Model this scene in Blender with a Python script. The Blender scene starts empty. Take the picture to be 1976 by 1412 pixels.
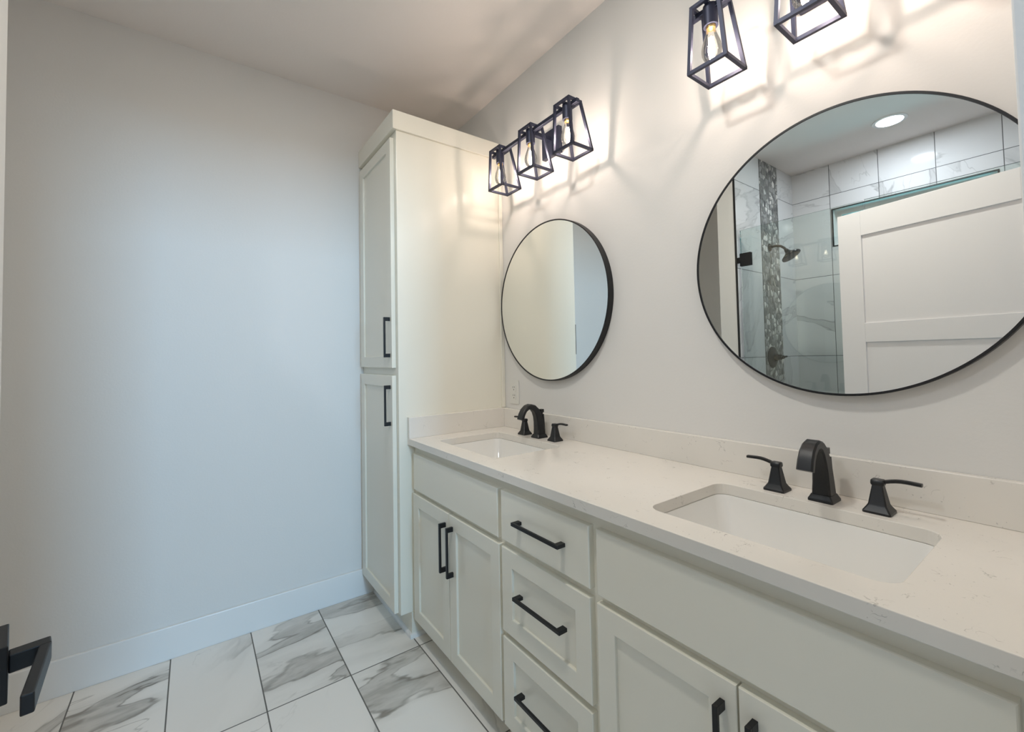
import bpy, bmesh, math, random
from mathutils import Vector, Matrix
from mathutils.geometry import tessellate_polygon

scene = bpy.context.scene
col = scene.collection
random.seed(4)
PI = math.pi

# ------------------------------------------------------------------ camera
cd = bpy.data.cameras.new('camera'); cam = bpy.data.objects.new('camera', cd); col.objects.link(cam)
rt = Vector((0.58329537, 0.81204119, -0.01885769)); up = Vector((0.03722172, -0.0035303, 0.9993008)); fw = Vector((-0.81140684, 0.58358944, 0.03228478))
M = Matrix((rt, up, -fw)).transposed().to_4x4(); M.translation = Vector((2.477366, -1.392110, 1.304684))
cam.matrix_world = M
cd.sensor_fit = 'HORIZONTAL'; cd.sensor_width = 36.0; cd.lens = 836.373313 / 1976 * 36
cd.shift_x = (988 - 976.7137) / 1976; cd.shift_y = (661.0653 - 706) / 1976
cd.clip_start = 0.01; cd.clip_end = 200
scene.camera = cam

# ------------------------------------------------------------------ world, daylight, exposure
w = bpy.data.worlds.new('world'); scene.world = w; w.use_nodes = True
bg = w.node_tree.nodes['Background']; bg.inputs[0].default_value = (0.85, 0.93, 1.0, 1); bg.inputs[1].default_value = 0.30

def area(name, loc, rot, sx, sy, power, color, spread=None):
    l = bpy.data.lights.new(name, 'AREA'); l.shape = 'RECTANGLE'; l.size = sx; l.size_y = sy; l.energy = power; l.color = color
    if spread: l.spread = spread
    o = bpy.data.objects.new(name, l); col.objects.link(o); o.location = loc; o.rotation_euler = rot
    return o
# daylight of the bedroom windows coming in through the doorway behind the camera
area('daylight_through_doorway', (6.4, -.95, 1.9), (0, PI/2-.12, 0), 1.0, .7, 158, (0.34, 0.67, 1.0))
# daylight through the shower window
area('daylight_through_shower_window', (1.675, -3.45, 1.95), (PI/2+.5, 0, 0), 1.1, 0.5, 17, (0.46, 0.86, 1.0))
scene.view_settings.view_transform = 'Standard'; scene.view_settings.look = 'None'
scene.view_settings.exposure = 0.0; scene.view_settings.gamma = 1.0
scene.view_settings.use_curve_mapping = False
try:
    scene.cycles.max_bounces = 14; scene.cycles.diffuse_bounces = 7; scene.cycles.glossy_bounces = 8; scene.cycles.transparent_max_bounces = 24
    scene.cycles.sample_clamp_indirect = 6.0; scene.cycles.use_denoising = True
except Exception: pass
BULB_W = 2.2; CAN_W = 9.5

# ------------------------------------------------------------------ materials
def nmat(name):
    m = bpy.data.materials.new(name); m.use_nodes = True
    nt = m.node_tree; b = nt.nodes['Principled BSDF']
    return m, nt, b
class N:
    """tiny node-writing helper"""
    def __init__(s, nt): s.nt = nt
    def math(s, op, a, b=None, c=None, clamp=False):
        n = s.nt.nodes.new('ShaderNodeMath'); n.operation = op; n.use_clamp = clamp
        for i, x in enumerate((a, b, c)):
            if x is None: continue
            if isinstance(x, (int, float)): n.inputs[i].default_value = x
            else: s.nt.links.new(x, n.inputs[i])
        return n.outputs[0]
    def vmath(s, op, a, b=None):
        n = s.nt.nodes.new('ShaderNodeVectorMath'); n.operation = op
        for i, x in enumerate((a, b)):
            if x is None: continue
            if isinstance(x, (tuple, list)): n.inputs[i].default_value = x
            else: s.nt.links.new(x, n.inputs[i])
        return n.outputs[0]
    def noise(s, vec, scale, detail=3, rough=.5, dist=0, out='Fac'):
        n = s.nt.nodes.new('ShaderNodeTexNoise'); n.inputs['Scale'].default_value = scale; n.inputs['Detail'].default_value = detail
        n.inputs['Roughness'].default_value = rough; n.inputs['Distortion'].default_value = dist
        s.nt.links.new(vec, n.inputs['Vector']); return n.outputs[out]
    def mapr(s, v, a, b, c=0., d=1., smooth=True):
        n = s.nt.nodes.new('ShaderNodeMapRange'); n.interpolation_type = 'SMOOTHSTEP' if smooth else 'LINEAR'
        s.nt.links.new(v, n.inputs[0])
        for i, x in enumerate((a, b, c, d)): n.inputs[i+1].default_value = x
        return n.outputs[0]
    def mix(s, f, a, b):
        n = s.nt.nodes.new('ShaderNodeMix'); n.data_type = 'RGBA'
        if isinstance(f, (int, float)): n.inputs[0].default_value = f
        else: s.nt.links.new(f, n.inputs[0])
        for i, x in ((6, a), (7, b)):
            if isinstance(x, tuple): n.inputs[i].default_value = (*x, 1)
            else: s.nt.links.new(x, n.inputs[i])
        return n.outputs[2]
    def comb(s, x, y, z):
        n = s.nt.nodes.new('ShaderNodeCombineXYZ')
        for i, q in enumerate((x, y, z)):
            if isinstance(q, (int, float)): n.inputs[i].default_value = q
            else: s.nt.links.new(q, n.inputs[i])
        return n.outputs[0]
    def sep(s, v):
        n = s.nt.nodes.new('ShaderNodeSeparateXYZ'); s.nt.links.new(v, n.inputs[0]); return n.outputs
    def geo(s):
        return s.nt.nodes.new('ShaderNodeNewGeometry').outputs['Position']
    def bump(s, h, strength, dist, b):
        n = s.nt.nodes.new('ShaderNodeBump'); n.inputs['Strength'].default_value = strength; n.inputs['Distance'].default_value = dist
        s.nt.links.new(h, n.inputs['Height']); s.nt.links.new(n.outputs[0], b.inputs['Normal'])

def plain(name, c, rough=.5, metal=0., spec=.5, orange=0., oscale=120, coat=0):
    m, nt, b = nmat(name)
    b.inputs['Base Color'].default_value = (*c, 1); b.inputs['Roughness'].default_value = rough
    b.inputs['Metallic'].default_value = metal; b.inputs['Specular IOR Level'].default_value = spec
    b.inputs['Coat Weight'].default_value = coat
    if orange:
        n = N(nt); n.bump(n.noise(n.geo(), oscale, 2), orange, .002, b)
    return m
WALL = plain('painted drywall', (.74, .725, .70), .55, orange=.12)
CEIL = plain('ceiling paint', (.86, .80, .76), .8, orange=.15, oscale=90)
CAB = plain('cabinet enamel', (.82, .795, .70), .24, orange=.03)
TRIM = plain('trim enamel', (.80, .80, .79), .3)
DOORM = plain('door enamel', (.80, .785, .80), .35)
BLACK = plain('matte black metal', (.007, .0075, .009), .42, .0, .4)
FAUC = plain('oil rubbed black', (.008, .009, .011), .38, .0, .45, orange=.08, oscale=400)
LAMPM = plain('flare tinted black lamp metal', (.035, .04, .07), .45, .5)  # black metal with the bluish veil of lens flare put into its colour
PORC = plain('porcelain', (.80, .79, .76), .08, coat=.3)
PLASTIC = plain('white plastic', (.74, .73, .69), .3)
DARK = plain('dark slot', (.02, .02, .02), .6)
CHROME = plain('chrome', (.7, .7, .7), .15, 1.)
HEADM = plain('shower bronze', (.03, .028, .026), .32, .8)
MIRROR = plain('mirror silver', (.86, .88, .86), .0, 1.)
GASKET = plain('black edge trim', (.01, .01, .01), .4)

def marble(name, axes, size, off, base, vein, grout, gw=.0024, scale=1.0, amount=1., rough=.18, cloud=.35):
    m, nt, b = nmat(name); n = N(nt)
    p = n.sep(n.geo()); A = p['XYZ'.index(axes[0])]; B = p['XYZ'.index(axes[1])]
    ua = n.math('DIVIDE', n.math('SUBTRACT', A, off[0]), size[0]); ub = n.math('DIVIDE', n.math('SUBTRACT', B, off[1]), size[1])
    ia = n.math('FLOOR', ua); ib = n.math('FLOOR', ub)
    wn = nt.nodes.new('ShaderNodeTexWhiteNoise'); nt.links.new(n.comb(ia, ib, 3.7), wn.inputs['Vector'])
    rnd = n.vmath('MULTIPLY', wn.outputs['Color'], (37., 53., 91.))
    rs = n.sep(wn.outputs['Color'])
    # each tile gets its own slant
    ang = n.math('MULTIPLY_ADD', rs[0], 1.6, -.1)
    ca = n.math('COSINE', ang); sa = n.math('SINE', ang)
    la = n.math('ADD', n.math('MULTIPLY', A, ca), n.math('MULTIPLY', B, sa)); lb = n.math('SUBTRACT', n.math('MULTIPLY', B, ca), n.math('MULTIPLY', A, sa))
    v = n.vmath('ADD', n.comb(n.math('MULTIPLY', la, 1.0), n.math('MULTIPLY', lb, .30), 0.), rnd)
    wcol = n.noise(v, 5.0*scale, 4, .6, out='Color')
    v2 = n.vmath('ADD', v, n.vmath('MULTIPLY', n.vmath('SUBTRACT', wcol, (.5, .5, .5)), (.22, .22, .22)))
    f1 = n.noise(v2, 2.3*scale, 2, .5)
    r1 = n.math('ABSOLUTE', n.math('SUBTRACT', f1, .5))
    band = n.mapr(r1, .018, .034, 1., 0.)
    rim = n.mapr(n.math('ABSOLUTE', n.math('SUBTRACT', r1, .026)), 0., .009, 1., 0.)
    haze = n.mapr(f1, .36, .50, 0., 1.)
    haze = n.math('MULTIPLY', haze, n.mapr(f1, .50, .57, 1., 0.))
    f2 = n.noise(v2, 4.2*scale, 3, .55, .4)
    r2 = n.math('ABSOLUTE', n.math('SUBTRACT', f2, .52))
    fine = n.mapr(r2, 0., .011, 1., 0.)
    mask = n.mapr(n.noise(v, 1.5*scale, 2), .36, .54)
    mask2 = n.mapr(n.noise(n.vmath('ADD', v, (9., 4., 2.)), 2.0*scale, 2), .46, .62)
    grain = n.mapr(n.noise(v2, 14*scale, 3, .6), .3, .7, .55, 1.1)
    t = n.math('ADD', n.math('MULTIPLY', n.math('MULTIPLY', band, mask), .30*amount), n.math('MULTIPLY', n.math('MULTIPLY', rim, mask), .46*amount))
    t = n.math('ADD', t, n.math('MULTIPLY', n.math('MULTIPLY', haze, mask), cloud*amount))
    t = n.math('ADD', t, n.math('MULTIPLY', n.math('MULTIPLY', fine, mask2), .42*amount))
    t = n.math('MULTIPLY', t, grain, clamp=True)
    c = n.mix(t, base, vein)
    # grout joints
    def edge(u, s):
        f = n.math('FRACT', u); return n.math('MULTIPLY', n.math('MINIMUM', f, n.math('SUBTRACT', 1., f)), s)
    e = n.math('MINIMUM', edge(ua, size[0]), edge(ub, size[1]))
    g = n.math('LESS_THAN', e, gw)
    c = n.mix(g, c, grout)
    nt.links.new(c, b.inputs['Base Color'])
    nt.links.new(n.math('MULTIPLY_ADD', g, .5, rough), b.inputs['Roughness'])
    n.bump(n.mapr(e, gw*.6, gw*1.6), .35, .0015, b)
    return m
FLOORM = marble('marble floor tile', 'XY', (.606, .3055), (-.009, -.2515+.0005), (.84, .80, .745), (.24, .215, .18), (.15, .14, .125), amount=1.1, cloud=.26)
TILE_XZ = marble('marble wall tile long', 'XZ', (.3055, .6385), (.916-.001, -.012), (.66, .66, .655), (.20, .195, .19), (.09, .09, .09), gw=.002, amount=.8, rough=.07, cloud=.08)
TILE_YZ = marble('marble wall tile side', 'YZ', (.76, .6385), (-2.94, -.012), (.66, .66, .655), (.20, .195, .19), (.09, .09, .09), gw=.002, amount=.65, rough=.07, cloud=.08)

def quartz():
    m, nt, b = nmat('speckled white quartz'); n = N(nt); p = n.geo()
    wcol = n.noise(p, 22, 3, .6, out='Color')
    v = n.vmath('ADD', p, n.vmath('MULTIPLY', n.vmath('SUBTRACT', wcol, (.5, .5, .5)), (.05, .05, .05)))
    r = n.math('ABSOLUTE', n.math('SUBTRACT', n.noise(v, 30, 2, .5), .5))
    thin = n.mapr(r, 0., .014, 1., 0.)
    mask = n.mapr(n.noise(p, 17, 2, .6), .58, .665)
    t = n.math('MULTIPLY', thin, mask)
    sp = n.mapr(n.noise(p, 170, 1), .72, .77)
    mask3 = n.mapr(n.noise(p, 9, 2), .5, .6)
    t = n.math('ADD', n.math('MULTIPLY', t, .55), n.math('MULTIPLY', n.math('MULTIPLY', sp, mask3), .42), clamp=True)
    cl = n.mapr(n.noise(p, 3, 3), .35, .7)
    c = n.mix(cl, (.78, .745, .69), (.74, .71, .66))
    nt.links.new(n.mix(t, c, (.25, .235, .21)), b.inputs['Base Color']); b.inputs['Roughness'].default_value = .22
    return m
QUARTZ = quartz()

def pebble():
    m, nt, b = nmat('pebble mosaic'); n = N(nt); p = n.sep(n.geo())
    v = n.comb(n.math('MULTIPLY', p[1], 1.45), 0., p[2])
    vo = nt.nodes.new('ShaderNodeTexVoronoi'); vo.voronoi_dimensions = '3D'; vo.feature = 'F1'; vo.inputs['Scale'].default_value = 23; vo.inputs['Randomness'].default_value = .75
    nt.links.new(v, vo.inputs['Vector'])
    cs = n.sep(vo.outputs['Color'])
    ve = nt.nodes.new('ShaderNodeTexVoronoi'); ve.feature = 'DISTANCE_TO_EDGE'; ve.inputs['Scale'].default_value = 23; ve.inputs['Randomness'].default_value = .75
    nt.links.new(v, ve.inputs['Vector'])
    ramp = nt.nodes.new('ShaderNodeValToRGB'); ramp.color_ramp.interpolation = 'CONSTANT'
    for i, (q, c) in enumerate([(0, (.11, .11, .11)), (.22, (.20, .205, .19)), (.48, (.33, .33, .32)), (.70, (.50, .50, .47)), (.85, (.75, .73, .69))]):
        e = ramp.color_ramp.elements[0] if i == 0 else (ramp.color_ramp.elements[1] if i == 1 else ramp.color_ramp.elements.new(q))
        e.position = q; e.color = (*c, 1)
    nt.links.new(cs[0], ramp.inputs[0])
    e = n.mapr(ve.outputs['Distance'], .03, .09)
    nt.links.new(n.mix(e, (.16, .16, .155), ramp.outputs[0]), b.inputs['Base Color']); b.inputs['Roughness'].default_value = .3
    n.bump(n.mapr(ve.outputs['Distance'], .02, .3), .6, .006, b)
    return m
PEBBLE = pebble()

def clear(name, tint, refl=1.0, rough=0.0):
    m = bpy.data.materials.new(name); m.use_nodes = True; nt = m.node_tree
    for x in list(nt.nodes): nt.nodes.remove(x)
    out = nt.nodes.new('ShaderNodeOutputMaterial'); tr = nt.nodes.new('ShaderNodeBsdfTransparent'); tr.inputs[0].default_value = (*tint, 1)
    gl = nt.nodes.new('ShaderNodeBsdfGlossy'); gl.inputs['Roughness'].default_value = rough
    fr = nt.nodes.new('ShaderNodeFresnel'); fr.inputs[0].default_value = 1.5
    mu = nt.nodes.new('ShaderNodeMath'); mu.operation = 'MULTIPLY'; mu.inputs[1].default_value = refl; mu.use_clamp = True
    mx = nt.nodes.new('ShaderNodeMixShader')
    nt.links.new(fr.outputs[0], mu.inputs[0]); nt.links.new(mu.outputs[0], mx.inputs[0]); nt.links.new(tr.outputs[0], mx.inputs[1]); nt.links.new(gl.outputs[0], mx.inputs[2])
    nt.links.new(mx.outputs[0], out.inputs[0]); return m
SHGLASS = clear('green tinted shower glass', (.945, .985, .972), 1.6)
BULBGLASS = clear('clear bulb glass', (.97, .97, .95), .8)
WINGLASS = clear('window glass', (.55, .86, .88), 1.0)

def emit(name, c, s):
    m = bpy.data.materials.new(name); m.use_nodes = True; nt = m.node_tree
    for x in list(nt.nodes): nt.nodes.remove(x)
    out = nt.nodes.new('ShaderNodeOutputMaterial'); e = nt.nodes.new('ShaderNodeEmission'); e.inputs[0].default_value = (*c, 1); e.inputs[1].default_value = s
    nt.links.new(e.outputs[0], out.inputs[0]); return m
FILAMENT = emit('glowing filament', (1., .86, .66), 40)
CANGLOW = emit('recessed lamp lens', (1., .97, 1.), 12)
BRASS = plain('bulb brass cap', (.75, .52, .22), .3, 1.)

# ------------------------------------------------------------------ mesh helpers
class MB:
    def __init__(s): s.bm = bmesh.new()
    def quad(s, pts):
        return s.bm.faces.new([s.bm.verts.new(p) for p in pts])
    def box(s, x0, x1, y0, y1, z0, z1):
        V = [s.bm.verts.new(p) for p in ((x0,y0,z0),(x1,y0,z0),(x1,y1,z0),(x0,y1,z0),(x0,y0,z1),(x1,y0,z1),(x1,y1,z1),(x0,y1,z1))]
        for f in ((3,2,1,0),(4,5,6,7),(0,1,5,4),(1,2,6,5),(2,3,7,6),(3,0,4,7)): s.bm.faces.new([V[i] for i in f])
        return s
    def loft(s, rings, cap0=True, cap1=True, closed=True):
        R = [[s.bm.verts.new(p) for p in r] for r in rings]
        n = len(R[0])
        for a, b in zip(R, R[1:]):
            for i in range(n if closed else n-1):
                j = (i+1) % n; s.bm.faces.new((a[i], a[j], b[j], b[i]))
        if cap0: s.bm.faces.new(R[0][::-1])
        if cap1: s.bm.faces.new(R[-1])
        return s
    def bar(s, a, b, w, h=None, upv=(0,0,1)):
        """square bar between two points"""
        h = h or w; a = Vector(a); b = Vector(b); d = (b-a).normalized(); u = Vector(upv)
        if abs(d.dot(u)) > .95: u = Vector((0,1,0))
        x = d.cross(u).normalized(); y = x.cross(d).normalized()
        r = lambda c: [c + x*sx*w/2 + y*sy*h/2 for sx, sy in ((-1,-1),(1,-1),(1,1),(-1,1))]
        return s.loft([r(a), r(b)])
    def tube(s, pts, radii, seg=16, caps=True):
        pts = [Vector(p) for p in pts]
        if isinstance(radii, (int, float)): radii = [radii]*len(pts)
        rings = []; x = None
        for i, p in enumerate(pts):
            d = (pts[min(i+1, len(pts)-1)] - pts[max(i-1, 0)]).normalized()
            if x is None:
                u = Vector((0,0,1)) if abs(d.z) < .9 else Vector((0,1,0)); x = d.cross(u).normalized()
            else: x = (x - d*x.dot(d)).normalized()
            y = d.cross(x)
            rings.append([p + (x*math.cos(t) + y*math.sin(t))*radii[i] for t in [2*PI*k/seg for k in range(seg)]])
        return s.loft(rings, caps, caps)
    def lathe(s, c, axis, prof, seg=32, caps=(True, True)):
        """profile of (radius, distance along axis)"""
        c = Vector(c); d = Vector(axis).normalized(); u = Vector((0,0,1)) if abs(d.z) < .9 else Vector((0,1,0))
        x = d.cross(u).normalized(); y = d.cross(x)
        rings = [[c + d*h + (x*math.cos(t)+y*math.sin(t))*r for t in [2*PI*k/seg for k in range(seg)]] for r, h in prof]
        return s.loft(rings, *caps)

def link(name, bm, m, parent=None, smooth=0, bevel=0., org=None, seg=2):
    """one mesh object; coordinates are relative to org (the root's location) when given"""
    if isinstance(bm, MB): bm = bm.bm
    if org is not None: bmesh.ops.translate(bm, verts=bm.verts, vec=-Vector(org))
    bmesh.ops.recalc_face_normals(bm, faces=bm.faces)
    me = bpy.data.meshes.new(name); bm.to_mesh(me); bm.free()
    me.materials.append(m)
    o = bpy.data.objects.new(name, me); col.objects.link(o)
    if smooth:
        me.polygons.foreach_set('use_smooth', [True]*len(me.polygons))
        try: me.set_sharp_from_angle(angle=math.radians(smooth))
        except Exception: pass
    if bevel:
        b = o.modifiers.new('bevel', 'BEVEL'); b.width = bevel; b.segments = seg; b.limit_method = 'ANGLE'; b.angle_limit = math.radians(40)
        b.harden_normals = False
    if parent: o.parent = parent
    return o
def struct(name, bm, m, label=None, **k):
    o = link(name, bm, m, **k)
    if not k.get('parent'): o['kind'] = 'structure'
    if label: o['label'] = label
    return o
def empty(name, loc, label, cat, group=None, rz=0):
    o = bpy.data.objects.new(name, None); col.objects.link(o); o.location = loc; o.rotation_euler = (0,0,rz); o.empty_display_size = .05
    if label: o['label'] = label
    if cat: o['category'] = cat
    if group: o['group'] = group
    return o
def children(o): return [c for c in bpy.data.objects if c.parent == o]
def copy_tree(o, parent=None):
    c = o.copy(); col.objects.link(c)
    if parent: c.parent = parent
    for ch in children(o): copy_tree(ch, c)
    return c

# ------------------------------------------------------------------ dimensions
H = 2.789; XW = 2.446; YB = -2.773; YP = -1.793     # ceiling, right wall, shower back wall, partition end
XP0, XP1 = .825, .955                               # partition faces
JY0, JY1 = -1.475, -.66                             # doorway opening
WX0, WX1, WZ0, WZ1 = 1.235, 2.108, 2.135, 2.42      # shower window

# ------------------------------------------------------------------ room shell
struct('floor', MB().box(-.1, 4.2, -3.0, .1, -.05, 0), FLOORM)
struct('ceiling', MB().box(-.12, 2.57, YB-.12, .12, H, H+.1), CEIL)
struct('wall_left', MB().box(-.12, 0, YB-.12, .12, 0, H), WALL)
struct('wall_back', MB().box(0, XW, 0, .12, 0, H), WALL)
m = MB(); m.box(XW, XW+.12, JY1, .12, 0, H); m.box(XW, XW+.12, YB-.12, JY0, 0, H); m.box(XW, XW+.12, JY0, JY1, 2.075, H)
struct('wall_right', m, WALL)
struct('wall_partition', MB().box(XP0, XP1-.008, YB, YP, 0, H), WALL)
# tiled shower walls: real openings and thin tile skins on the walls
def wall_with_window(x0, x1, y0, y1):
    m = MB(); m.box(x0, WX0, y0, y1, 0, H); m.box(WX1, x1, y0, y1, 0, H); m.box(WX0, WX1, y0, y1, 0, WZ0); m.box(WX0, WX1, y0, y1, WZ1, H); return m
m = wall_with_window(XP1-.008, XW, YB-.12, YB-.01); m.box(0, XP1-.008, YB-.12, YB, 0, H)
struct('wall_front', m, WALL)
struct('wall_shower_back', wall_with_window(XP1-.008, XW, YB-.01, YB), TILE_XZ)
m = MB(); m.box(XP1-.008, XP1, YB, -2.485, 0, H); m.box(XP1-.008, XP1, -2.182, YP, 0, H)
struct('wall_shower_left', m, TILE_YZ)
struct('wall_shower_right', MB().box(XW-.008, XW, YB, YP, 0, H), TILE_YZ)
struct('trim_1', MB().box(XP1-.008, XP1+.002, -2.485, -2.182, 0, H), PEBBLE)
struct('trim_2', MB().box(XP1-.010, XP1+.003, YP-.001, YP+.004, 0, H), GASKET)
struct('trim_3', MB().box(XP1, XW-.008, -1.86, -1.75, 0, .09), TILE_XZ, bevel=.003)
# window
wr = struct('window_1', MB().box(WX0, WX1, YB-.118, YB-.10, WZ0, WZ0+.03).box(WX0, WX1, YB-.118, YB-.10, WZ1-.03, WZ1).box(WX0, WX0+.03, YB-.118, YB-.10, WZ0+.03, WZ1-.03).box(WX1-.03, WX1, YB-.118, YB-.10, WZ0+.03, WZ1-.03), TRIM)
link('pane', MB().box(WX0+.03, WX1-.03, YB-.112, YB-.106, WZ0+.03, WZ1-.03), WINGLASS, parent=wr)
m = MB(); t = .008
m.box(WX0-t, WX1+t, YB-.012, YB+.003, WZ1, WZ1+t).box(WX0-t, WX1+t, YB-.012, YB+.003, WZ0-t, WZ0).box(WX0-t, WX0, YB-.012, YB+.003, WZ0, WZ1).box(WX1, WX1+t, YB-.012, YB+.003, WZ0, WZ1)
link('window_edge_trim', m, GASKET, parent=wr)
# baseboards
def board(x0, x1, y0, y1, z=.142):
    return MB().box(x0, x1, y0, y1, 0, z)
struct('baseboard_left', board(0, .015, YB+.001, -.562), TRIM, bevel=.003)
m = board(XP0-.015, XP0, YB+.001, YP+.001); m.box(XP0-.015, XP1-.012, YP, YP+.015, 0, .142)
struct('baseboard_partition', m, TRIM, bevel=.003)
m = MB(); cw = .068
m.box(XW-.018, XW, JY1, JY1+cw, 0, 2.075+cw).box(XW-.018, XW, JY0-cw, JY0, 0, 2.075+cw).box(XW-.018, XW, JY0, JY1, 2.075, 2.075+cw)
struct('trim_4', m, TRIM, bevel=.002)
# ------------------------------------------------------------------ entry door, swung into the room
DA = math.radians(12.47)
dr = empty('door_1', (1.606, -1.613, .012), None, None, rz=DA); dr['kind'] = 'structure'
dr['label'] = 'white two panel door standing open, seen in the large mirror'
DW, DT, DH = .81, .035, 2.045
z0 = .006
def door_leaf():
    m = MB(); st = .112; zs = [(.22, 1.335), (1.437, 1.912)]
    m.box(0, st, -DT, 0, 0, DH); m.box(DW-st, DW, -DT, 0, 0, DH)
    lo = 0
    for a, b in zs: m.box(st, DW-st, -DT, 0, lo, a); lo = b
    m.box(st, DW-st, -DT, 0, lo, DH); return m, zs, st
m, zs, st = door_leaf(); link('door_frame', m, DOORM, parent=dr, bevel=.0012)
for a, b in zs: link('door_panel', MB().box(st-.002, DW-st+.002, -DT+.010, -.010, a-.002, b+.002), DOORM, parent=dr)
# lever handle
lx, lz = .084, .934
m = MB(); m.box(lx-.034, lx+.034, 0, .021, lz-.033, lz+.033)
ros = link('handle_rose', m, BLACK, parent=dr, bevel=.0012)
m = MB(); m.box(lx-.009, lx+.009, .021, .057, lz-.011, lz+.011)
q = lambda z: [(lx+.009, .057, z), (lx+.009, .046, z), (lx+.116, .030, z), (lx+.117, .041, z)]
m.loft([q(lz-.011), q(lz+.011)])
link('lever_handle', m, BLACK, parent=dr, bevel=.0015)

# ------------------------------------------------------------------ cabinet fronts
def shaker(x0, x1, z0, z1, yf, th=.02, fr=.056, rec=.009):
    """front with a recessed centre panel, front face at yf looking towards -y"""
    m = MB(); yb = yf + th
    def ring(a, y): return [(x0+a, y, z0+a), (x1-a, y, z0+a), (x1-a, y, z1-a), (x0+a, y, z1-a)]
    m.loft([ring(0, yb), ring(0, yf+.0015), ring(.0015, yf), ring(fr-.002, yf), ring(fr, yf+.0012), ring(fr, yf+rec)], True, True)
    return m
def slab(x0, x1, z0, z1, yf, th=.02):
    m = MB(); yb = yf + th
    def ring(a, y): return [(x0+a, y, z0+a), (x1-a, y, z0+a), (x1-a, y, z1-a), (x0+a, y, z1-a)]
    m.loft([ring(0, yb), ring(0, yf+.003), ring(.0012, yf+.001), ring(.003, yf)]); return m
def pull(c, L, vertical, proj=.030):
    """square bar pull, c = centre on the front face"""
    x, y, z = c; m = MB(); wd = .0105; tk = .008; ft = .018
    if vertical:
        m.box(x-wd/2, x+wd/2, y-proj, y-proj+tk, z-L/2, z+L/2)
        for s in (-1, 1):
            a, b = sorted((z+s*L/2, z+s*(L/2-ft))); m.loft([[(x-wd/2, y-proj+tk, a), (x+wd/2, y-proj+tk, a), (x+wd/2, y-proj+tk, b), (x-wd/2, y-proj+tk, b)],
                [(x-wd/2, y+.0005, a), (x+wd/2, y+.0005, a), (x+wd/2, y+.0005, b), (x-wd/2, y+.0005, b)]])
    else:
        m.box(x-L/2, x+L/2, y-proj, y-proj+tk, z-wd/2, z+wd/2)
        for s in (-1, 1):
            a, b = sorted((x+s*L/2, x+s*(L/2-ft))); m.box(a, b, y-proj+tk, y+.0005, z-wd/2, z+wd/2)
    return m

# ------------------------------------------------------------------ tall linen cabinet
LC = .519; LY = -.612; LT = 2.402
org = (.26, -.3, 0)
lc = empty('linen_cabinet', org, 'tall white linen cabinet with two stacked doors in the corner left of the vanity', 'cabinet')
m = MB(); m.box(.001, LC, LY, -.001, .115, LT)
link('cabinet_body', m, CAB, parent=lc, org=org, bevel=.0015)
m = MB(); m.box(.001, LC+.003, -.560, -.001, 0, .115)
link('toe_kick', m, CAB, parent=lc, org=org)
m = MB()
for k in range(1):
    pr = [(0,0),(.013,0),(.0125,.006),(.010,.012),(.006,.0165),(0,.018)]
    m.loft([[(x, -.560-a, b) for a, b in pr] for x in (.016, LC+.003)])
    m.loft([[(LC+.003+a, y, b) for a, b in pr] for y in (-.572, -.48)])
link('shoe_molding', m, TRIM, parent=lc, org=org, smooth=40)
m = MB(); m.box(.001, LC+.012, LY-.020, -.001, LT, 2.493)
link('crown_board', m, CAB, parent=lc, org=org, bevel=.002)
m = MB(); m.box(LC, LC+.010, -.022, -.001, 1.028, LT)
link('scribe_strip', m, CAB, parent=lc, org=org, bevel=.002)
for (a, b, hz) in ((1.262, 2.372, 1.408), (.118, 1.225, 1.083)):
    d = link('door', shaker(.022, .492, a, b, LY-.021), CAB, parent=lc, org=org)
    link('handle', pull((.467, LY-.021, hz), .192, True), BLACK, parent=d, org=org, bevel=.0008)

# ------------------------------------------------------------------ vanity cabinet
VF = -.535; FF = -.555; VX1 = XW-.001
org = (1.48, -.27, 0)
va = empty('vanity_cabinet', org, 'long white shaker vanity cabinet under the quartz countertop', 'cabinet')
m = MB()
m.box(LC+.001, VX1, VF, VF+.02, .095, .896)      # face frame
m.box(LC+.001, LC+.019, VF+.02, -.002, .095, .896); m.box(VX1-.018, VX1, VF+.02, -.002, .095, .896)
m.box(LC+.019, VX1-.018, VF+.02, -.002, .095, .113); m.box(LC+.019, VX1-.018, -.012, -.002, .113, .896)
link('cabinet_body', m, CAB, parent=va, org=org, bevel=.001)
link('toe_kick', MB().box(LC+.004, VX1, -.475, -.455, 0, .095), CAB, parent=va, org=org)
for a, b in ((.548, 1.243), (1.690, 2.395)):
    link('false_front', slab(a, b, .692, .858, FF), CAB, parent=va, org=org)
for a, b, hx in ((.540, .8885, .862), (.8925, 1.250, .922), (1.688, 2.0395, 2.012), (2.0435, 2.397, 2.073)):
    d = link('door', shaker(a, b, .090, .672, FF), CAB, parent=va, org=org)
    link('handle', pull((hx, FF, .533), .196, True), BLACK, parent=d, org=org, bevel=.0008)
for a, b, kind, hz in ((.695, .858, 0, .779), (.398, .672, 1, .548), (.092, .378, 1, .246)):
    fn = shaker if kind else slab
    d = link('drawer', fn(1.264, 1.664, a, b, FF), CAB, parent=va, org=org)
    link('handle', pull((1.468, FF, hz), .216, False), BLACK, parent=d, org=org, bevel=.0008)

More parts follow.
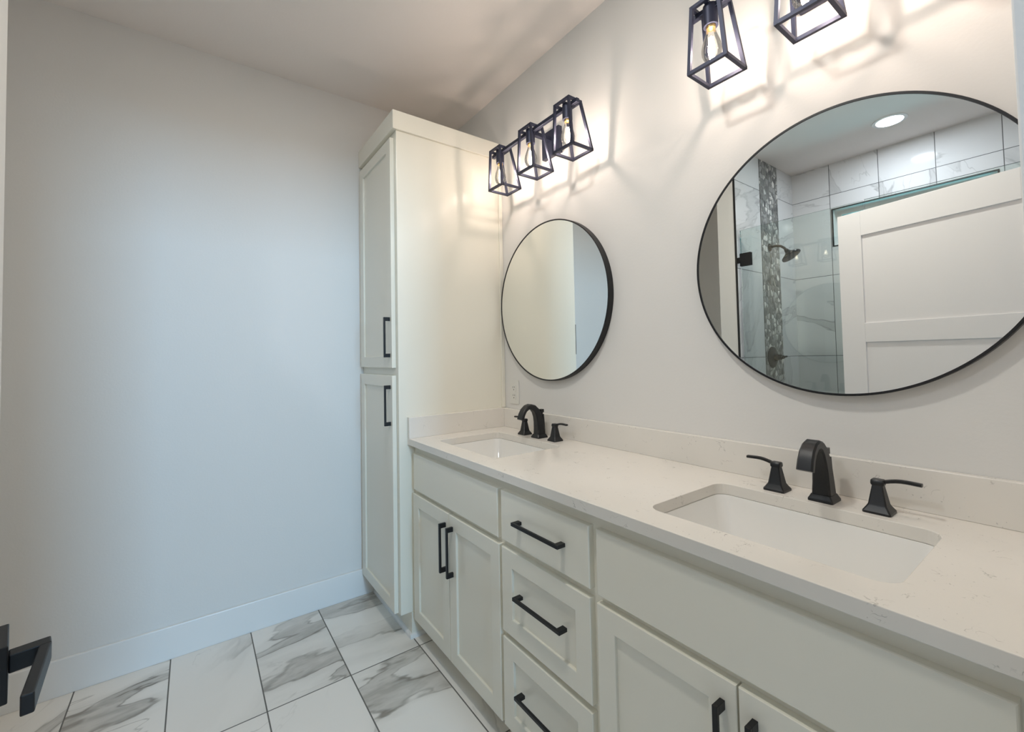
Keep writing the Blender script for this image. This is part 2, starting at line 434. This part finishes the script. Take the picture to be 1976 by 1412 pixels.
# ------------------------------------------------------------------ countertop with two sink openings
def rrect(cx, cy, wx, wy, r, z, n=7):
    pts = []
    for sx, sy, a0 in ((1,1,0),(-1,1,90),(-1,-1,180),(1,-1,270)):
        for k in range(n+1):
            t = math.radians(a0 + 90*k/n); pts.append((cx + sx*(wx/2-r) + r*math.cos(t), cy + sy*(wy/2-r) + r*math.sin(t), z))
    return pts
SX = (.8975, 2.0325); SYC = -.315; SW, SD, SR = .470, .338, .035
CT0, CT1 = .897, .927; CYF = -.571
def slab_with_holes(outer, holes, z0, z1):
    bm = bmesh.new(); edges = []; loops = []
    for lp in [outer]+holes:
        vs = [bm.verts.new((p[0], p[1], z1)) for p in lp]; loops.append(vs)
        for i in range(len(vs)): edges.append(bm.edges.new((vs[i], vs[(i+1) % len(vs)])))
    bmesh.ops.triangle_fill(bm, use_beauty=True, use_dissolve=True, edges=edges)
    top = bm.faces[:]
    ret = bmesh.ops.extrude_face_region(bm, geom=top)
    vv = [e for e in ret['geom'] if isinstance(e, bmesh.types.BMVert)]
    bmesh.ops.translate(bm, verts=vv, vec=(0,0,z0-z1))
    return bm
x0c = LC+.001
outer = [(x0c, CYF, 0), (VX1, CYF, 0), (VX1, -.001, 0), (x0c, -.001, 0)]
org = (1.48, -.27, CT0)
ct = empty('countertop', org, 'white speckled quartz countertop with low backsplash on the vanity', 'countertop')
link('slab', slab_with_holes(outer, [rrect(x, SYC, SW, SD, SR, 0) for x in SX], CT0, CT1), QUARTZ, parent=ct, org=org, bevel=.0015)
link('backsplash', MB().box(x0c+.021, VX1, -.0215, -.001, CT1, 1.0265), QUARTZ, parent=ct, org=org, bevel=.0015)
link('side_splash', MB().box(x0c, x0c+.0208, CYF, -.001, CT1, 1.0265), QUARTZ, parent=ct, org=org, bevel=.0015)

# ------------------------------------------------------------------ sinks
def make_sink(label):
    o = (0, 0, CT0)
    s = empty('undermount_sink', o, label, 'sink')
    m = MB(); rings = []
    for wx, wy, r, z in ((.030,.030,.045,0), (.030,.030,.045,-.012), (.012,.012,.04,-.014), (-.035,-.03,.04,-.12), (-.09,-.07,.04,-.158), (-.3,-.2,.02,-.166)):
        rings.append(rrect(0, 0, SW+wx, SD+wy, r, z))
    inner = [(-.004,-.004,.033,0), (-.012,-.010,.034,-.01), (-.060,-.040,.040,-.115), (-.10,-.075,.045,-.143), (-.32,-.22,.02,-.150)]
    ri = [rrect(0, 0, SW+wx, SD+wy, r, z) for wx, wy, r, z in inner]
    m.loft(rings[::-1] + ri, True, True)
    link('basin', m, PORC, parent=s, smooth=50)
    m = MB(); m.lathe((0, 0, -.150), (0,0,1), [(.0,.0005),(.026,.0005),(.026,.003),(.021,.004),(.0,.003)], 28, (False, False))
    link('drain', m, BLACK, parent=s, smooth=40)
    return s
s1 = make_sink('rectangular white undermount sink beside the tall linen cabinet'); s1.location = (SX[0], SYC, CT0-.0005)
s2 = copy_tree(s1); s2.location = (SX[1], SYC, CT0-.0005); s2['label'] = 'rectangular white undermount sink below the large round mirror, nearer the camera'
s1['group'] = s2['group'] = 'sinks set into the countertop'

# ------------------------------------------------------------------ faucets
def sq(cx, cy, wx, wy, z, ch=.003):
    a, b = wx/2, wy/2
    return [(cx+x, cy+y, z) for x, y in ((-a+ch,-b),(a-ch,-b),(a,-b+ch),(a,b-ch),(a-ch,b),(-a+ch,b),(-a,b-ch),(-a,-b+ch))]
def make_faucet(label):
    f = empty('widespread_faucet', (0,0,0), label, 'faucet')
    # spout: flared foot, tapering column, arched neck and wide flat mouth
    m = MB()
    m.loft([sq(0,0,.054,.060,0), sq(0,0,.054,.060,.005), sq(0,0,.051,.057,.008), sq(0,0,.045,.051,.014), sq(0,0,.0425,.049,.017)])
    path = [(0,.0,.016), (-.001,0,.045), (-.004,0,.075), (-.010,0,.102), (-.022,0,.127), (-.038,0,.142), (-.056,0,.148), (-.073,0,.144), (-.090,0,.131), (-.101,0,.113), (-.109,0,.091)]
    wid = [.041,.038,.0355,.033,.032,.0325,.033,.0335,.034,.035,.036]
    dep = [.042,.039,.036,.033,.029,.025,.022,.0205,.0195,.019,.0185]
    rings = []
    for i, (y, _, z) in enumerate(path):
        p = Vector((0, y, z)); a = path[max(i-1,0)]; b = path[min(i+1,len(path)-1)]
        d = Vector((0, b[0]-a[0], b[2]-a[2])).normalized()
        if i == 0: d = Vector((0,0,1))
        n = Vector((0, d.z, -d.y)) # outward (back/top) side
        hw, hd, ch = wid[i]/2, dep[i]/2, .004
        rr = []
        for sx, sn in ((-hw+ch,-hd),(hw-ch,-hd),(hw,-hd+ch),(hw,hd-ch),(hw-ch,hd),(-hw+ch,hd),(-hw,hd-ch),(-hw,-hd+ch)):
            rr.append(p + Vector((sx,0,0)) + n*sn)
        rings.append(rr)
    # level the mouth
    m.loft(rings)
    sp = link('spout', m, FAUC, parent=f, smooth=35)
    m = MB(); m.loft([sq(0, .0215, .030, .010, .016, .002), sq(0, .0165, .026, .010, .108, .002)])
    link('back_ridge', m, FAUC, parent=sp, smooth=35)
    m = MB(); m.box(-.004,.004,.013,.021,.107,.116); m.box(-.009,.009,.006,.0235,.115,.130)
    link('lift_rod', m, FAUC, parent=sp, smooth=35)
    for s in (-1, 1):
        c = s*.109
        m = MB(); m.loft([sq(c,0,.052,.052,0), sq(c,0,.052,.052,.005), sq(c,0,.048,.048,.008), sq(c,0,.038,.038,.016), sq(c,0,.034,.034,.020), sq(c,0,.020,.020,.062,.002), sq(c,0,.018,.018,.064,.002)])
        h = link('handle_base', m, FAUC, parent=f, smooth=30)
        m = MB(); m.loft([sq(c,0,.023,.021,.063,.002), sq(c,0,.025,.022,.067,.002), sq(c,0,.024,.021,.074,.002), sq(c,0,.021,.018,.076,.002)])
        rings = []
        for t in range(9):
            u = t/8; x = c + s*(.006 + .070*u); z = .070 + .010*math.sin(min(1,u*1.6)*PI/2) - .002*u*u
            ww = .0105 + .004*u; hh = .0085 - .001*u
            rings.append([(x, y, z+q) for y, q in ((-ww/2,-hh*.3),(-ww*.3,-hh/2),(ww*.3,-hh/2),(ww/2,-hh*.3),(ww/2,hh*.3),(ww*.3,hh/2),(-ww*.3,hh/2),(-ww/2,hh*.3))])
        m.loft(rings)
        link('lever', m, FAUC, parent=h, smooth=40)
    return f
f1 = make_faucet('black arched faucet with two levers at the sink beside the linen cabinet'); f1.location = (.915, -.088, CT1)
f2 = copy_tree(f1); f2.location = (2.042, -.096, CT1); f2['label'] = 'black arched faucet with two levers under the large round mirror'
f1['group'] = f2['group'] = 'faucets on the countertop'

# ------------------------------------------------------------------ round mirrors
MR = .381
def make_mirror(label):
    r = empty('round_mirror', (0,0,0), label, 'mirror')
    m = MB(); prof = [(MR-.006,-.012),(MR-.006,-.030),(MR-.001,-.030),(MR,-.029),(MR,-.001),(MR-.006,-.001)]
    S = 160; rings = [[(a*math.cos(2*PI*k/S), b, a*math.sin(2*PI*k/S)) for k in range(S)] for a, b in prof]
    m.loft(rings + [rings[0]], False, False)
    bmesh.ops.remove_doubles(m.bm, verts=m.bm.verts, dist=1e-6)
    fr = link('mirror_frame', m, BLACK, parent=r, smooth=30)
    m = MB(); m.lathe((0,-.010,0), (0,-1,0), [(MR-.006,0),(MR-.006,.018)], S)
    link('mirror_glass', m, MIRROR, parent=r)
    m = MB(); m.lathe((0,-.002,0), (0,-1,0), [(MR-.0065,0),(MR-.0065,.0078)], 64)
    link('backing_board', m, DARK, parent=r)
    return r
m1 = make_mirror('round black-framed mirror hung above the sink beside the linen cabinet'); m1.location = (.922, 0, 1.5675)
m2 = copy_tree(m1); m2.location = (2.0625, 0, 1.5675); m2['label'] = 'large round black-framed mirror reflecting the shower and white door'
m1['group'] = m2['group'] = 'round mirrors over the sinks'

# ------------------------------------------------------------------ vanity lights
def make_light(label):
    L = empty('vanity_light', (0,0,0), label, 'wall lamp')   # origin on the wall under the bar centre, z = 2.25
    Z = 2.25
    link('back_plate', MB().box(-.060,.060,-.024,-.001,2.252-Z,2.378-Z), LAMPM, parent=L, bevel=.002)
    link('arm', MB().box(-.010,.010,-.135,-.024,2.322-Z,2.340-Z), LAMPM, parent=L)
    zb = 2.332
    link('crossbar', MB().box(-.305,.305,-.152,-.136,zb-.008-Z,zb+.008-Z), LAMPM, parent=L, bevel=.001)
    BW, BD, BY = .0605, .0605, -.1185; TW, TD, TY = .0455, .0380, -.1420; z0, z1 = 2.1515, 2.3445; t = .0100
    for k in (-1, 0, 1):
        c = k*.243
        B = [(c+sx*(BW-t/2), BY+sy*(BD-t/2), z0-Z) for sx, sy in ((-1,-1),(1,-1),(1,1),(-1,1))]
        T = [(c+sx*(TW-t/2), TY+sy*(TD-t/2), z1-Z) for sx, sy in ((-1,-1),(1,-1),(1,1),(-1,1))]
        m = MB()
        for i in range(4):
            m.bar(B[i], B[(i+1)%4], t); m.bar(T[i], T[(i+1)%4], t); m.bar(B[i], T[i], t, upv=(0,1,0))
        for R_ in (B, T):
            for p in R_: m.box(p[0]-t/2, p[0]+t/2, p[1]-t/2, p[1]+t/2, p[2]-t/2, p[2]+t/2)
        m.box(c-.006, c+.006, TY-TD+.004, TY+TD-.004, z1-Z-.004, z1-Z+.003)
        link('cage', m, LAMPM, parent=L)
        sk = MB(); sk.lathe((c, -.144, 2.278-Z), (0,0,1), [(.0,.0),(.0205,.0),(.0205,.062),(.0,.062)], 24, (False, False))
        so = link('socket', sk, LAMPM, parent=L, smooth=40)
        bl = MB(); bc = 2.205
        prof = [(.0115,.073),(.0125,.062),(.0145,.052),(.020,.036),(.026,.018),(.0285,.002),(.0275,-.012),(.0225,-.024),(.0130,-.032),(.0,-.0345)]
        bl.lathe((c, -.144, bc-Z), (0,0,1), prof, 28, (False, False))
        bo = link('bulb', bl, BULBGLASS, parent=so, smooth=60)
        cp = MB(); cp.lathe((c, -.144, 2.2705-Z), (0,0,1), [(.0,.0),(.0125,.0),(.0135,.003),(.0135,.010),(.0,.010)], 24, (False, False))
        link('bulb_cap', cp, BRASS, parent=so, smooth=40)
        fl = MB()
        for q in range(4):
            a = q*PI/2+.4; fl.tube([(c+.005*math.cos(a), -.144+.005*math.sin(a), 2.245-Z), (c+.009*math.cos(a), -.144+.009*math.sin(a), 2.203-Z)], .0018, 6)
        link('filament', fl, FILAMENT, parent=so)
        li = bpy.data.lights.new('bulb_light', 'POINT'); li.energy = BULB_W; li.color = (1., .80, .70); li.shadow_soft_size = .009
        lo = bpy.data.objects.new('bulb_light', li); col.objects.link(lo); lo.location = (c, -.144, 2.222-Z); lo.parent = L
    return L
l1 = make_light('black three-cage vanity light lit above the mirror by the linen cabinet'); l1.location = (.963, 0, 2.25)
l2 = copy_tree(l1); l2.location = (2.062, 0, 2.25); l2['label'] = 'black caged vanity light above the large mirror, cut off by the picture top'
l1['group'] = l2['group'] = 'three-cage vanity lights on the wall'

# ------------------------------------------------------------------ outlet
org = (.615, 0, 1.115)
ou = empty('wall_outlet', org, 'white duplex wall outlet above the backsplash near the linen cabinet', 'outlet')
link('cover_plate', MB().box(.577,.653,-.006,-.0005,1.053,1.178), PLASTIC, parent=ou, org=org, bevel=.0015)
for z in (1.094, 1.137):
    rc = link('receptacle', MB().loft([[(p[0], y, p[1]) for p in [(.615+a*.0165, z+b*.0185) for a, b in ((-.7,-1),(.7,-1),(1,-.6),(1,.6),(.7,1),(-.7,1),(-1,.6),(-1,-.6))]] for y in (-.004, -.0085)]), PLASTIC, parent=ou, org=org)
    m = MB(); m.box(.607,.6095,-.009,-.008,z,z+.009); m.box(.6205,.623,-.009,-.008,z+.001,z+.009); m.box(.6125,.6175,-.009,-.008,z-.011,z-.006)
    link('slots', m, DARK, parent=rc, org=org)

# ------------------------------------------------------------------ shower
# glass door (hinged to the tiled side wall) and fixed panel
GY = -1.80
org = (.985, GY, .1)
gd = empty('shower_door', org, 'frameless glass shower door hinged at the tiled side wall, seen in the mirror', 'shower door')
link('glass_panel', MB().box(.982, 1.678, GY-.005, GY+.005, .105, 2.168), SHGLASS, parent=gd, org=org)
for z in (1.955, .42):
    m = MB(); m.box(.978, 1.052, GY+.005, GY+.013, z-.045, z+.045); m.box(.978, 1.052, GY-.013, GY-.005, z-.045, z+.045); m.box(.956, .978, GY-.008, GY+.008, z-.02, z+.02)
    link('hinge', m, BLACK, parent=gd, org=org, bevel=.001)
gp = link('shower_screen', MB().box(1.684, XW-.009, GY-.005, GY+.005, .092, 2.172), SHGLASS)
gp['label'] = 'fixed clear glass shower panel behind the open white door, seen in the mirror'; gp['category'] = 'shower screen'
# shower head
org = (XP1, -2.315, 2.1)
sh = empty('shower_fixture', org, 'dark bronze shower head on the pebble strip, seen in the large mirror', 'shower head')
m = MB(); m.lathe((XP1+.002, -2.315, 2.120), (1,0,0), [(.0,0),(.031,0),(.030,.004),(.022,.010),(.012,.014),(.0,.014)], 28, (False, False)); link('flange', m, HEADM, parent=sh, org=org, smooth=40)
pts = [(XP1+.01,-2.315,2.120),(XP1+.045,-2.315,2.122),(XP1+.080,-2.315,2.113),(XP1+.105,-2.315,2.092),(XP1+.118,-2.315,2.070)]
link('shower_arm', MB().tube(pts, .0095, 14), HEADM, parent=sh, org=org, smooth=50)
ax = Vector((.55, 0, -.84)).normalized()
m = MB(); m.lathe((XP1+.116,-2.315,2.075), ax, [(.0,-.004),(.014,-.004),(.016,.010),(.020,.020),(.040,.038),(.062,.050),(.068,.056),(.068,.062),(.062,.063),(.0,.063)], 36, (False, False))
link('spray_head', m, HEADM, parent=sh, org=org, smooth=35)
# valve
org = (XP1, -2.29, 1.26)
sv = empty('shower_valve', org, 'dark round shower valve low on the pebble strip, seen in the mirror', 'shower valve')
m = MB(); m.lathe((XP1+.002,-2.29,1.262), (1,0,0), [(.0,0),(.082,0),(.081,.005),(.070,.010),(.034,.016),(.030,.020),(.0,.020)], 40, (False, False)); link('escutcheon', m, BLACK, parent=sv, org=org, smooth=35)
m = MB(); m.lathe((XP1+.020,-2.29,1.262), (1,0,0), [(.0,0),(.026,0),(.026,.020),(.020,.024),(.020,.046),(.014,.048),(.014,.062),(.0,.062)], 30, (False, False))
m.tube([(XP1+.075,-2.29,1.262),(XP1+.105,-2.29,1.268)], [.008,.006], 12)
link('valve_handle', m, BLACK, parent=sv, org=org, smooth=35)
# recessed light
org = (1.70, -2.32, H)
rl = empty('recessed_light', org, 'round recessed ceiling light over the shower, seen in the mirror', 'ceiling light')
m = MB(); m.lathe((1.70,-2.32,H-.004), (0,0,1), [(.070,.0035),(.070,-.001),(.088,-.001),(.090,.0035)], 48, (False, False)); link('trim_ring', m, TRIM, parent=rl, org=org, smooth=40)
m = MB(); m.lathe((1.70,-2.32,H-.003), (0,0,1), [(.0,.0),(.070,.0)], 48, (False, False)); link('lens', m, CANGLOW, parent=rl, org=org)
li = bpy.data.lights.new('recessed_light_beam', 'AREA'); li.shape = 'DISK'; li.size = .13; li.energy = CAN_W; li.color = (.80, .88, 1.)
lo = bpy.data.objects.new('recessed_light_beam', li); col.objects.link(lo); lo.location = (0,0,-.008); lo.parent = rl

# added fill lamp for counter and floor: unseen copy of the recessed light
r2 = copy_tree(rl); r2.location = (1.62, -1.12, H); r2['label'] = 'added fill lamp shaped as a round recessed ceiling light, unseen above the picture frame'
for c in children(r2):
    if c.type == 'LIGHT':
        c.data = c.data.copy(); c.data.energy = 12.2; c.data.color = (1., .98, .90)
